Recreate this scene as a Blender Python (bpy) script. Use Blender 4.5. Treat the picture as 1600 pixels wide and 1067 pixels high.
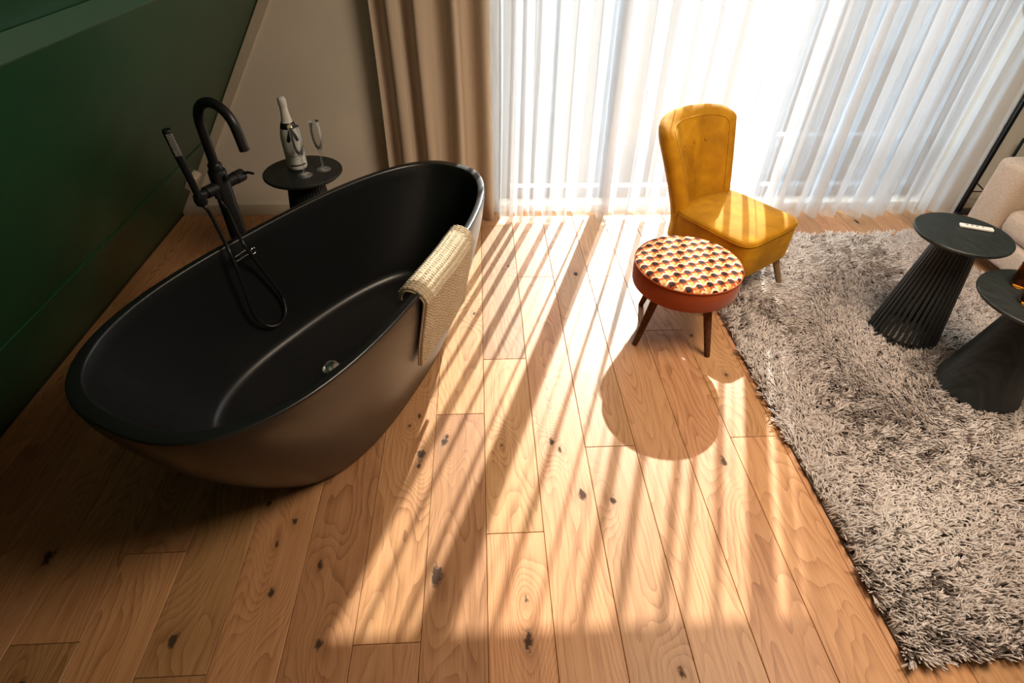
import bpy, bmesh, math, random
import numpy as np
from mathutils import Vector, Matrix

random.seed(7)
rng = np.random.default_rng(7)
scene = bpy.context.scene
for o in list(bpy.data.objects):
    bpy.data.objects.remove(o)
COL = scene.collection
R = math.radians

# ------------------------------------------------------------------ camera
CAM_POS = Vector((0.0, 0.0, 1.6))
FPX = 862.97
cam_d = bpy.data.cameras.new('camera')
cam_d.sensor_width = 36.0
cam_d.lens = FPX / 1600 * 36
cam_d.clip_start = 0.02
cam = bpy.data.objects.new('camera', cam_d)
CR = Matrix(((0.99859835, 0.02174598, -0.048254),
             (-0.05070704, 0.6543831, -0.7544611),
             (0.0151701, 0.75585043, 0.65456856)))
cam.matrix_world = Matrix.Translation(CAM_POS) @ CR.to_4x4()
COL.objects.link(cam)
scene.camera = cam

# ------------------------------------------------------------------ world, sun, exposure
SUN_TO = Vector((0.343, 0.939, 0.0)) * math.cos(R(33.5)) + Vector((0, 0, math.sin(R(33.5))))
w = bpy.data.worlds.new('sky'); scene.world = w; w.use_nodes = True
nt = w.node_tree; nt.nodes.clear()
bg = nt.nodes.new('ShaderNodeBackground'); wo = nt.nodes.new('ShaderNodeOutputWorld')
bg.inputs['Color'].default_value = (0.80, 0.90, 1.0, 1); bg.inputs['Strength'].default_value = 3.1
nt.links.new(bg.outputs[0], wo.inputs[0])

sl = bpy.data.lights.new('sun', 'SUN'); sl.energy = 11.0; sl.angle = R(0.6); sl.color = (1.0, 0.95, 0.87)
sun = bpy.data.objects.new('sun', sl); COL.objects.link(sun)
sun.rotation_euler = SUN_TO.to_track_quat('Z', 'Y').to_euler()
sun.location = (4, 8, 6)

pl = bpy.data.lights.new('window_portal', 'AREA'); pl.shape = 'RECTANGLE'; pl.size = 2.7; pl.size_y = 1.9
pl.cycles.is_portal = True
po = bpy.data.objects.new('window_portal', pl); COL.objects.link(po)
po.location = (1.43, 3.27, 0.98); po.rotation_euler = (R(-90), 0, 0)

vs = scene.view_settings
vs.view_transform = 'Standard'; vs.look = 'None'; vs.gamma = 1; vs.use_curve_mapping = False
vs.exposure = 1.45

# ------------------------------------------------------------------ pixel helpers (1600 x 1067 frame) used to measure the place
def ray(px, py):
    return (CR @ Vector(((px - 800) / FPX, -(py - 533.5) / FPX, -1))).normalized()
def at_z(px, py, z):
    d = ray(px, py); return CAM_POS + d * ((z - CAM_POS.z) / d.z)

# ------------------------------------------------------------------ materials
def mat(name, color, rough=0.5, metal=0.0, spec=0.5, **kw):
    m = bpy.data.materials.new(name); m.use_nodes = True
    b = m.node_tree.nodes['Principled BSDF']
    b.inputs['Base Color'].default_value = (*color, 1)
    b.inputs['Roughness'].default_value = rough
    b.inputs['Metallic'].default_value = metal
    b.inputs['Specular IOR Level'].default_value = spec
    for k, v in kw.items():
        b.inputs[k.replace('_', ' ')].default_value = v
    return m
class NT:
    """tiny node-graph writer"""
    def __init__(s, m):
        s.m = m; s.t = m.node_tree; s.b = s.t.nodes['Principled BSDF']
    def n(s, typ, **kw):
        nd = s.t.nodes.new('ShaderNode' + typ)
        for k, v in kw.items(): setattr(nd, k, v)
        return nd
    def l(s, a, b): s.t.links.new(a, b)
    def inp(s, sock, v):
        if hasattr(v, 'is_output') or isinstance(v, bpy.types.NodeSocket): s.l(v, sock)
        else: sock.default_value = v
    def math(s, op, a, b=None, c=None, clamp=False):
        nd = s.n('Math', operation=op, use_clamp=clamp)
        s.inp(nd.inputs[0], a)
        if b is not None: s.inp(nd.inputs[1], b)
        if c is not None: s.inp(nd.inputs[2], c)
        return nd.outputs[0]
    def vmath(s, op, a, b=None):
        nd = s.n('VectorMath', operation=op)
        s.inp(nd.inputs[0], a)
        if b is not None: s.inp(nd.inputs[1], b)
        return nd.outputs[0]
    def noise(s, vec, scale, detail=2, rough=0.5, dist=0.0):
        nd = s.n('TexNoise'); s.inp(nd.inputs['Vector'], vec)
        nd.inputs['Scale'].default_value = scale; nd.inputs['Detail'].default_value = detail
        nd.inputs['Roughness'].default_value = rough; nd.inputs['Distortion'].default_value = dist
        return nd.outputs['Fac']
    def ramp(s, fac, stops):
        nd = s.n('ValToRGB'); s.inp(nd.inputs[0], fac)
        e = nd.color_ramp.elements
        while len(e) < len(stops): e.new(0.5)
        for i, (p, c) in enumerate(stops):
            e[i].position = p; e[i].color = (*c, 1) if len(c) == 3 else c
        return nd.outputs[0]
    def mix(s, fac, a, b, mode='MIX'):
        nd = s.n('Mix', data_type='RGBA', blend_type=mode)
        s.inp(nd.inputs[0], fac); s.inp(nd.inputs[6], a); s.inp(nd.inputs[7], b)
        return nd.outputs[2]
    def bump(s, h, strength=0.3, dist=0.002):
        nd = s.n('Bump'); nd.inputs['Strength'].default_value = strength; nd.inputs['Distance'].default_value = dist
        s.l(h, nd.inputs['Height']); s.l(nd.outputs[0], s.b.inputs['Normal'])
    def coord(s, which='Object'): return s.n('TexCoord').outputs[which]
    def xyz(s, v):
        nd = s.n('SeparateXYZ'); s.l(v, nd.inputs[0]); return nd.outputs
    def vec(s, x, y, z=0.0):
        nd = s.n('CombineXYZ')
        for i, q in enumerate((x, y, z)): s.inp(nd.inputs[i], q)
        return nd.outputs[0]

def c4(r, g, b): return (r, g, b, 1)

def make_oak():
    m = mat('oak_planks', (0.5, 0.3, 0.14), 0.42, spec=0.35); g = NT(m)
    co = g.coord(); x, y, z = g.xyz(co)
    rnd = g.n('ObjectInfo').outputs['Random']
    off = g.math('MULTIPLY', rnd, 57.0)
    # knot field: up to four knots a plank, kept as plank properties (x, y, size)
    ring_add = 0.0; core = 0.0; halo = 0.0
    jit = g.math('SUBTRACT', g.noise(g.vec(g.math('MULTIPLY', x, 60), g.math('MULTIPLY', y, 40), off), 1.0, 3, 0.7), 0.5)
    jit2 = g.math('SUBTRACT', g.noise(g.vec(g.math('MULTIPLY', x, 14), g.math('MULTIPLY', y, 7), off), 1.0, 2, 0.5), 0.5)
    for i in range(4):
        at = g.n('Attribute', attribute_type='OBJECT', attribute_name='knot%d' % i).outputs['Vector']
        kx, ky, ks = g.xyz(at)
        dx = g.math('SUBTRACT', x, kx); dy = g.math('SUBTRACT', y, ky)
        dx2 = g.math('MULTIPLY', dx, dx); dyy = g.math('MULTIPLY', dy, 0.55); dy2 = g.math('MULTIPLY', dyy, dyy)
        d = g.math('SQRT', g.math('ADD', dx2, dy2))
        on = g.math('GREATER_THAN', ks, 0.0005)
        s1 = g.math('ADD', g.math('MULTIPLY', ks, 2.4), 0.012)
        q = g.math('DIVIDE', d, s1)
        gau = g.math('MULTIPLY', g.math('POWER', 2.718, g.math('MULTIPLY', g.math('MULTIPLY', q, q), -0.5)), on)
        ring_add = g.math('ADD', ring_add, gau)
        dj = g.math('ADD', d, g.math('MULTIPLY', jit, g.math('MULTIPLY', ks, 1.9)))
        cq = g.math('DIVIDE', dj, g.math('MAXIMUM', ks, 0.001))
        cm = g.math('MULTIPLY', g.math('SUBTRACT', 1.0, g.math('MULTIPLY', g.math('SUBTRACT', cq, 0.35), 2.6), clamp=True), on)
        core = g.math('MAXIMUM', core, cm)
        hm = g.math('MULTIPLY', g.math('SUBTRACT', 1.0, g.math('MULTIPLY', cq, 0.42), clamp=True), on)
        halo = g.math('MAXIMUM', halo, hm)
    # cathedral figure: contour lines of a long smooth field, bent around knots
    f1 = g.noise(g.vec(g.math('MULTIPLY', x, 5.0), g.math('MULTIPLY', y, 0.75), off), 1.0, 1.5, 0.45)
    f2 = g.math('MULTIPLY', jit2, 0.05)
    fld = g.math('ADD', g.math('ADD', f1, f2), g.math('MULTIPLY', ring_add, 0.15))
    ph = g.math('MULTIPLY', fld, 34.0)
    fr = g.math('FRACT', ph)
    saw = g.math('POWER', fr, 2.2)
    fine = g.noise(g.vec(g.math('MULTIPLY', x, 260), g.math('MULTIPLY', y, 7), off), 1.0, 3, 0.65)
    mid = g.noise(g.vec(g.math('MULTIPLY', x, 45), g.math('MULTIPLY', y, 1.5), off), 1.0, 3, 0.6)
    big = g.noise(g.vec(g.math('MULTIPLY', x, 6), g.math('MULTIPLY', y, 1.2), g.math('ADD', off, 9.0)), 1.0, 2, 0.5)
    tone = g.math('ADD', g.math('ADD', g.math('MULTIPLY', g.math('MULTIPLY', saw, g.noise(g.vec(g.math('MULTIPLY', x, 9), g.math('MULTIPLY', y, 3), g.math('ADD', off, 3.0)), 1.0, 2)), 0.34), g.math('MULTIPLY', fine, 0.40)),
                  g.math('ADD', g.math('MULTIPLY', mid, 0.36), g.math('MULTIPLY', big, 0.25)))
    base = g.ramp(tone, [(0.36, (0.58, 0.350, 0.165)), (0.56, (0.475, 0.262, 0.112)), (0.80, (0.270, 0.128, 0.048))])
    # plank to plank
    v = g.math('ADD', 0.74, g.math('MULTIPLY', g.math('FRACT', g.math('MULTIPLY', rnd, 7.31)), 0.40))
    # saturation kept a touch high, as oiled oak is
    hs = g.n('HueSaturation'); g.l(base, hs.inputs['Color']); g.l(v, hs.inputs['Value']); hs.inputs['Saturation'].default_value = 1.02
    g.l(g.math('ADD', 0.485, g.math('MULTIPLY', g.math('FRACT', g.math('MULTIPLY', rnd, 13.7)), 0.011)), hs.inputs['Hue'])
    c = g.mix(g.math('MULTIPLY', halo, 0.45), hs.outputs[0], c4(0.22, 0.095, 0.035))
    c = g.mix(g.math('MULTIPLY', core, 0.92), c, c4(0.035, 0.017, 0.010))
    # fine dark checks
    ck = g.noise(g.vec(g.math('MULTIPLY', x, 90), g.math('MULTIPLY', y, 2.2), g.math('ADD', off, 31.0)), 1.0, 2, 0.5)
    ckm = g.math('MULTIPLY', g.math('SUBTRACT', ck, 0.735, clamp=True), 9.0, clamp=True)
    c = g.mix(g.math('MULTIPLY', ckm, 0.6), c, c4(0.08, 0.035, 0.015))
    g.l(c, g.b.inputs['Base Color'])
    rg = g.math('ADD', g.math('ADD', 0.36, g.math('MULTIPLY', core, 0.4)), g.math('MULTIPLY', fine, 0.16)); g.l(rg, g.b.inputs['Roughness'])
    hh = g.math('SUBTRACT', g.math('MULTIPLY', fine, -0.5), g.math('MULTIPLY', core, 1.5))
    g.bump(hh, 0.25, 0.0012)
    return m

def make_blackwood(name):
    m = mat(name, (0.012, 0.013, 0.014), 0.5, spec=0.4); g = NT(m)
    x, y, z = g.xyz(g.coord())
    f = g.noise(g.vec(g.math('MULTIPLY', x, 130), g.math('MULTIPLY', y, 9), g.math('MULTIPLY', z, 9)), 1.0, 3, 0.6)
    f1 = g.noise(g.vec(g.math('MULTIPLY', x, 9), g.math('MULTIPLY', y, 2), g.math('MULTIPLY', z, 2)), 1.0, 1, 0.5)
    fr = g.math('FRACT', g.math('MULTIPLY', f1, 16.0))
    c = g.ramp(g.math('ADD', g.math('MULTIPLY', f, 0.6), g.math('MULTIPLY', fr, 0.12)), [(0.25, (0.010, 0.012, 0.012)), (0.8, (0.046, 0.053, 0.052))])
    g.l(c, g.b.inputs['Base Color']); g.bump(f, 0.35, 0.001)
    return m

def make_velvet():
    m = mat('mustard_velvet', (0.50, 0.27, 0.008), 0.75, spec=0.2); g = NT(m)
    co = g.coord()
    n1 = g.noise(co, 9, 3, 0.55, 0.6); n2 = g.noise(co, 320, 2, 0.5)
    c = g.ramp(n1, [(0.25, (0.33, 0.140, 0.003)), (0.5, (0.46, 0.205, 0.005)), (0.75, (0.60, 0.290, 0.010))])
    g.l(c, g.b.inputs['Base Color'])
    g.b.inputs['Sheen Weight'].default_value = 0.35; g.b.inputs['Sheen Roughness'].default_value = 0.22
    g.b.inputs['Sheen Tint'].default_value = c4(1.0, 0.72, 0.15)
    g.bump(n2, 0.25, 0.0008)
    return m

def make_fabric(name, ca, cb, scale=700, sheen=0.2, bump=0.35):
    m = mat(name, ca, 0.85, spec=0.15); g = NT(m)
    co = g.coord(); x, y, z = g.xyz(co)
    a = g.noise(g.vec(g.math('MULTIPLY', x, scale), g.math('MULTIPLY', y, scale * .25), g.math('MULTIPLY', z, scale * .25)), 1, 2, 0.6)
    b = g.noise(g.vec(g.math('MULTIPLY', x, scale * .2), g.math('MULTIPLY', y, scale * .2), g.math('MULTIPLY', z, scale)), 1, 2, 0.6)
    f = g.math('MULTIPLY', g.math('ADD', a, b), 0.5)
    g.l(g.ramp(f, [(0.35, cb), (0.62, ca)]), g.b.inputs['Base Color'])
    g.b.inputs['Sheen Weight'].default_value = sheen
    g.bump(f, bump, 0.001)
    return m

def make_paint(name, col, rough, var=0.06, bump=0.12, scale=55):
    m = mat(name, col, rough, spec=0.5); g = NT(m)
    co = g.coord(); n = g.noise(co, 2.2, 3, 0.5); n2 = g.noise(co, scale, 4, 0.6)
    lo = tuple(q * (1 - var) for q in col); hi = tuple(q * (1 + var) for q in col)
    g.l(g.ramp(n, [(0.3, lo), (0.7, hi)]), g.b.inputs['Base Color'])
    g.bump(n2, bump, 0.001)
    return m

def make_cloth_trans(name, col, t_transp, t_trans, weave=900, warm=None):
    """woven curtain cloth: open weave lets light straight through, threads scatter it forward and back"""
    m = bpy.data.materials.new(name); m.use_nodes = True
    t = m.node_tree; t.nodes.clear(); g = NT.__new__(NT); g.m = m; g.t = t
    out = g.n('OutputMaterial')
    dif = g.n('BsdfDiffuse'); tra = g.n('BsdfTranslucent'); tp = g.n('BsdfTransparent')
    co = g.coord(); x, y, z = g.xyz(co)
    n = g.noise(g.vec(g.math('MULTIPLY', x, 40), g.math('MULTIPLY', y, 40), g.math('MULTIPLY', z, 2.5)), 1, 3, 0.6)
    c = g.ramp(n, [(0.3, tuple(q * 0.93 for q in col)), (0.7, col)])
    g.l(c, dif.inputs[0]); g.l(c, tra.inputs[0])
    m1 = g.n('MixShader'); m1.inputs[0].default_value = t_trans
    g.l(dif.outputs[0], m1.inputs[1]); g.l(tra.outputs[0], m1.inputs[2])
    if t_transp > 0:
        m2 = g.n('MixShader'); m2.inputs[0].default_value = t_transp
        tp.inputs[0].default_value = (1, 1, 1, 1)
        g.l(m1.outputs[0], m2.inputs[1]); g.l(tp.outputs[0], m2.inputs[2])
        g.l(m2.outputs[0], out.inputs[0])
    else:
        g.l(m1.outputs[0], out.inputs[0])
    return m

def make_pane():
    m = bpy.data.materials.new('window_glass'); m.use_nodes = True
    t = m.node_tree; t.nodes.clear()
    out = t.nodes.new('ShaderNodeOutputMaterial'); tp = t.nodes.new('ShaderNodeBsdfTransparent'); gl = t.nodes.new('ShaderNodeBsdfGlossy')
    gl.inputs['Roughness'].default_value = 0.02
    tp.inputs[0].default_value = (0.93, 0.96, 0.95, 1)
    mx = t.nodes.new('ShaderNodeMixShader'); mx.inputs[0].default_value = 0.05
    t.links.new(tp.outputs[0], mx.inputs[1]); t.links.new(gl.outputs[0], mx.inputs[2]); t.links.new(mx.outputs[0], out.inputs[0])
    return m

def make_weave_print():
    """retro interlocking check on the stool top: cream curls over rust and dark squares, laid out on the seat itself"""
    m = mat('check_print', (0.6, 0.3, 0.1), 0.8, spec=0.15); g = NT(m)
    x, y, z = g.xyz(g.coord())
    a = R(-14)
    S = 1 / 0.047
    u = g.math('MULTIPLY', g.math('ADD', g.math('MULTIPLY', x, math.cos(a)), g.math('MULTIPLY', y, -math.sin(a))), S)
    v = g.math('MULTIPLY', g.math('ADD', g.math('MULTIPLY', x, math.sin(a)), g.math('MULTIPLY', y, math.cos(a))), S)
    fu = g.math('FRACT', g.math('ADD', u, 50)); fv = g.math('FRACT', g.math('ADD', v, 50))
    iu = g.math('FLOOR', g.math('ADD', u, 50)); iv = g.math('FLOOR', g.math('ADD', v, 50))
    par = g.math('MODULO', g.math('ADD', iu, iv), 2.0)
    # half cells: left half pale block, right half rust or dark
    ublk = g.math('LESS_THAN', fu, 0.5); vblk = g.math('LESS_THAN', fv, 0.5)
    sand = c4(0.70, 0.33, 0.09); cream = c4(0.85, 0.66, 0.40); rust = c4(0.42, 0.075, 0.012); dark = c4(0.035, 0.012, 0.012)
    A = g.mix(vblk, rust, dark)                      # column of rust / dark squares
    B = g.mix(vblk, sand, rust)                      # column of sand / rust squares
    c = g.mix(ublk, A, B)
    # pale curl: diagonal ribbon joining neighbouring blocks
    wav = g.math('ADD', fv, g.math('MULTIPLY', g.math('SINE', g.math('MULTIPLY', fu, 6.2832)), 0.16))
    rib = g.math('LESS_THAN', g.math('ABSOLUTE', g.math('SUBTRACT', wav, 0.52)), 0.095)
    c = g.mix(rib, c, cream)
    rib2 = g.math('MULTIPLY', g.math('LESS_THAN', g.math('ABSOLUTE', g.math('SUBTRACT', fu, 0.06)), 0.06), g.math('GREATER_THAN', fv, 0.45))
    c = g.mix(rib2, c, cream)
    g.l(c, g.b.inputs['Base Color'])
    g.bump(g.noise(g.coord(), 900, 2), 0.2, 0.0006)
    return m

M = {}
M['oak'] = make_oak()
M['blackwood'] = make_blackwood('black_stained_ash')
M['velvet'] = make_velvet()
M['rust'] = make_fabric('rust_felt', (0.36, 0.062, 0.008), (0.26, 0.04, 0.006), 500)
M['print'] = make_weave_print()
M['sofa'] = make_fabric('beige_bouclé', (0.60, 0.46, 0.36), (0.47, 0.35, 0.27), 260)
M['green'] = make_paint('green_gloss_paint', (0.010, 0.064, 0.027), 0.38, 0.12, 0.10, 30)
M['green2'] = make_paint('dark_green_base', (0.008, 0.018, 0.009), 0.4)
M['white'] = make_paint('warm_white_plaster', (0.80, 0.725, 0.63), 0.7)
M['whitetrim'] = make_paint('cream_trim', (0.62, 0.55, 0.45), 0.45)
M['frame'] = make_paint('window_frame_anthracite', (0.17, 0.18, 0.20), 0.4)
M['subfloor'] = mat('subfloor', (0.03, 0.02, 0.012), 0.9)
M['tub'] = make_paint('matte_black_stone', (0.007, 0.0075, 0.0085), 0.34, 0.1, 0.05, 600)
M['tub'].node_tree.nodes['Principled BSDF'].inputs['Specular IOR Level'].default_value = 0.75
M['green'].node_tree.nodes['Principled BSDF'].inputs['Specular IOR Level'].default_value = 0.35
M['black'] = mat('matte_black_metal', (0.010, 0.010, 0.011), 0.36, spec=0.5)
M['chrome'] = mat('chrome', (0.75, 0.74, 0.72), 0.15, 1.0)
M['nozzle'] = mat('white_silicone', (0.75, 0.74, 0.70), 0.5)
M['darkleg'] = make_fabric('walnut_leg', (0.13, 0.052, 0.022), (0.075, 0.028, 0.012), 120, 0.0, 0.1)
M['chairleg'] = make_fabric('weathered_oak_leg', (0.26, 0.17, 0.09), (0.17, 0.10, 0.05), 120, 0.0, 0.1)
M['sheer'] = make_cloth_trans('white_sheer_voile', (0.86, 0.87, 0.90), 0.40, 0.09)
M['drape'] = make_cloth_trans('beige_drape', (0.76, 0.645, 0.525), 0.0, 0.25)
M['pane'] = make_pane()
M['terrace'] = make_paint('grey_terrace_slabs', (0.045, 0.045, 0.048), 0.8, 0.08)
M['terrace'].node_tree.nodes['Principled BSDF'].inputs['Specular IOR Level'].default_value = 0.0
M['render'] = make_paint('shade_wall_render', (0.08, 0.08, 0.085), 0.8)
def make_thin_glass():
    m = bpy.data.materials.new('rim_lit_thin_glass'); m.use_nodes = True
    t = m.node_tree; t.nodes.clear(); g = NT.__new__(NT); g.m = m; g.t = t
    out = g.n('OutputMaterial'); tp = g.n('BsdfTransparent'); gl = g.n('BsdfGlossy'); df = g.n('BsdfDiffuse')
    tp.inputs[0].default_value = (0.97, 0.98, 0.98, 1); gl.inputs['Roughness'].default_value = 0.06; df.inputs[0].default_value = (0.8, 0.8, 0.8, 1)
    fr = g.n('Fresnel'); fr.inputs[0].default_value = 1.55
    m0 = g.n('MixShader'); m0.inputs[0].default_value = 0.55  # white diffuse share paints bright rim highlights onto the glass edges
    g.l(gl.outputs[0], m0.inputs[1]); g.l(df.outputs[0], m0.inputs[2])
    mx = g.n('MixShader'); g.l(fr.outputs[0], mx.inputs[0]); g.l(tp.outputs[0], mx.inputs[1]); g.l(m0.outputs[0], mx.inputs[2])
    g.l(mx.outputs[0], out.inputs[0]); return m
M['glass'] = make_thin_glass()
M['amber'] = mat('amber_glass', (0.55, 0.22, 0.02), 0.02, Transmission_Weight=1.0, IOR=1.45)
M['bottle'] = mat('white_lacquered_bottle', (0.80, 0.77, 0.72), 0.28)
M['foil'] = make_paint('white_foil', (0.72, 0.69, 0.64), 0.35, 0.05, 0.5, 160)
M['ribbon'] = mat('black_ribbon', (0.012, 0.011, 0.012), 0.35)
M['gold'] = mat('gold_seal', (0.80, 0.56, 0.22), 0.3, 0.8)
M['ink'] = mat('grey_ink', (0.10, 0.09, 0.09), 0.6)
M['silver'] = mat('silver_plastic', (0.72, 0.70, 0.68), 0.35)
M['grey'] = mat('grey_button', (0.30, 0.30, 0.31), 0.5)
M['socket'] = mat('ivory_plastic', (0.70, 0.60, 0.48), 0.4)
M['ceiling'] = make_paint('white_ceiling', (0.62, 0.60, 0.56), 0.8)
M['lampshade'] = make_cloth_trans('linen_lampshade', (0.85, 0.74, 0.55), 0.0, 0.6)
M['fill_diffuser'] = mat('fill_diffuser', (1, 1, 1), 0.5, Emission_Color=(1, 0.72, 0.42, 1), Emission_Strength=1.5)  # glowing disc of the added fill lamp

def make_towel():
    m = mat('oatmeal_chenille', (0.50, 0.37, 0.22), 0.9, spec=0.1); g = NT(m)
    co = g.coord(); n = g.noise(co, 160, 3, 0.6); n2 = g.noise(co, 900, 2)
    g.l(g.ramp(n, [(0.3, (0.40, 0.305, 0.195)), (0.7, (0.58, 0.47, 0.335))]), g.b.inputs['Base Color'])
    g.b.inputs['Sheen Weight'].default_value = 0.3
    g.bump(n2, 0.5, 0.001); return m
M['towel'] = make_towel()
def make_pile():
    m = mat('taupe_shag_yarn', (0.4, 0.33, 0.29), 0.75, spec=0.25); g = NT(m)
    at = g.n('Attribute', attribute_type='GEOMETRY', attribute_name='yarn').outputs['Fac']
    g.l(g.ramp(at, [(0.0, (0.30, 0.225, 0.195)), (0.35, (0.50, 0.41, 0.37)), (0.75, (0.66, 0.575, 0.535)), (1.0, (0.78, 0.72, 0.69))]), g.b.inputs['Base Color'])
    g.b.inputs['Sheen Weight'].default_value = 0.3
    return m
M['pile'] = make_pile()
M['rugback'] = mat('rug_backing', (0.10, 0.075, 0.06), 0.9)

# ------------------------------------------------------------------ mesh helpers
def obj(name, verts, faces, material, parent=None, smooth=True, loc=None):
    me = bpy.data.meshes.new(name)
    me.from_pydata([tuple(v) for v in verts], [], [tuple(f) for f in faces])
    me.materials.append(material)
    if smooth: me.polygons.foreach_set('use_smooth', [True] * len(me.polygons))
    me.update()
    o = bpy.data.objects.new(name, me); COL.objects.link(o)
    if parent: o.parent = parent
    if loc is not None: o.location = loc
    return o
def bm_obj(name, bm, material, parent=None, smooth=False, loc=None):
    bmesh.ops.recalc_face_normals(bm, faces=bm.faces)
    me = bpy.data.meshes.new(name); bm.to_mesh(me); bm.free()
    me.materials.append(material)
    if smooth: me.polygons.foreach_set('use_smooth', [True] * len(me.polygons))
    o = bpy.data.objects.new(name, me); COL.objects.link(o)
    if parent: o.parent = parent
    if loc is not None: o.location = loc
    return o
def auto(o, ang=35):
    me = o.data
    me.polygons.foreach_set('use_smooth', [True] * len(me.polygons))
    try: me.set_sharp_from_angle(angle=R(ang))
    except Exception: pass
    return o
def thing(name, label, cat, loc=(0, 0, 0), rz=0.0, group=None):
    e = bpy.data.objects.new(name, None); COL.objects.link(e)
    e.location = loc; e.rotation_euler = (0, 0, rz); e.empty_display_size = 0.1
    e['label'] = label; e['category'] = cat
    if group: e['group'] = group
    return e
def tag(o, label, cat, group=None):
    o['label'] = label; o['category'] = cat
    if group: o['group'] = group
    return o
def structure(o, label=None):
    o['kind'] = 'structure'
    if label: o['label'] = label
    return o
def bbox(bm, x0, x1, y0, y1, z0, z1, bevel=0.0, seg=2):
    r = bmesh.ops.create_cube(bm, size=1.0)
    vs_ = r['verts']
    for v in vs_:
        v.co = Vector(((x0 + x1) / 2 + v.co.x * (x1 - x0), (y0 + y1) / 2 + v.co.y * (y1 - y0), (z0 + z1) / 2 + v.co.z * (z1 - z0)))
    if bevel:
        es = list({e for v in vs_ for e in v.link_edges})
        bmesh.ops.bevel(bm, geom=es, offset=bevel, segments=seg, profile=0.5, affect='EDGES')
def box(name, x0, x1, y0, y1, z0, z1, material, parent=None, bevel=0.0, seg=2):
    bm = bmesh.new(); bbox(bm, x0, x1, y0, y1, z0, z1, bevel, seg)
    o = bm_obj(name, bm, material, parent)
    if bevel: auto(o, 40)
    return o
def lathe(profile, seg=48, cap0=True, cap1=True):
    vs_, fs = [], []
    n = len(profile)
    for (r, z) in profile:
        for k in range(seg):
            a = 2 * math.pi * k / seg
            vs_.append((r * math.cos(a), r * math.sin(a), z))
    for i in range(n - 1):
        for k in range(seg):
            k2 = (k + 1) % seg
            fs.append((i * seg + k, i * seg + k2, (i + 1) * seg + k2, (i + 1) * seg + k))
    if cap0: fs.append(tuple(reversed(range(seg))))
    if cap1: fs.append(tuple(range((n - 1) * seg, n * seg)))
    return vs_, fs
def lathe_obj(name, profile, material, parent=None, seg=48, loc=None, cap0=True, cap1=True, ang=40):
    v, f = lathe(profile, seg, cap0, cap1)
    o = obj(name, v, f, material, parent, True, loc); auto(o, ang); return o
def catmull(pts, per=8):
    P = [Vector(p) for p in pts]; P = [2 * P[0] - P[1]] + P + [2 * P[-1] - P[-2]]
    out = []
    for i in range(1, len(P) - 2):
        for k in range(per):
            t = k / per
            a, b, c, d = P[i - 1], P[i], P[i + 1], P[i + 2]
            out.append(0.5 * ((2 * b) + (c - a) * t + (2 * a - 5 * b + 4 * c - d) * t * t + (3 * b - a - 3 * c + d) * t ** 3))
    out.append(P[-2]); return out
def sweep(pts, rad, seg=12, caps=True):
    P = [Vector(p) for p in pts]; n = len(P)
    rr = rad if isinstance(rad, (list, tuple)) else [rad] * n
    T = [(P[min(i + 1, n - 1)] - P[max(i - 1, 0)]).normalized() for i in range(n)]
    up = Vector((0, 0, 1)) if abs(T[0].z) < 0.9 else Vector((1, 0, 0))
    N = (up - T[0] * up.dot(T[0])).normalized()
    vs_, fs = [], []
    for i in range(n):
        N = (N - T[i] * N.dot(T[i])).normalized(); B = T[i].cross(N)
        for k in range(seg):
            a = 2 * math.pi * k / seg
            vs_.append(P[i] + (N * math.cos(a) + B * math.sin(a)) * rr[i])
    for i in range(n - 1):
        for k in range(seg):
            k2 = (k + 1) % seg
            fs.append((i * seg + k, i * seg + k2, (i + 1) * seg + k2, (i + 1) * seg + k))
    if caps:
        fs.append(tuple(reversed(range(seg)))); fs.append(tuple(range((n - 1) * seg, n * seg)))
    return vs_, fs
def tube(name, pts, rad, material, parent=None, seg=12, loc=None):
    v, f = sweep(pts, rad, seg); o = obj(name, v, f, material, parent, True, loc); auto(o, 50); return o
def grid_faces(nu, nv, wrap_u=False):
    fs = []
    for i in range(nu if wrap_u else nu - 1):
        i2 = (i + 1) % nu
        for j in range(nv - 1):
            fs.append((i * nv + j, i2 * nv + j, i2 * nv + j + 1, i * nv + j + 1))
    return fs

# ------------------------------------------------------------------ room shell
Y1 = 3.05; Y0 = -2.6
SL = 0.68                      # run of the roof slope per metre of height
XL = -1.77; XR = 3.46; ZC = 2.35
YW = Y1

floor = box('floor', XL - 0.3, XR + 0.3, Y0 - 0.1, Y1 + 0.25, -0.08, -0.0155, M['subfloor'])
structure(floor, 'wide oak plank floor with knots')
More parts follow.
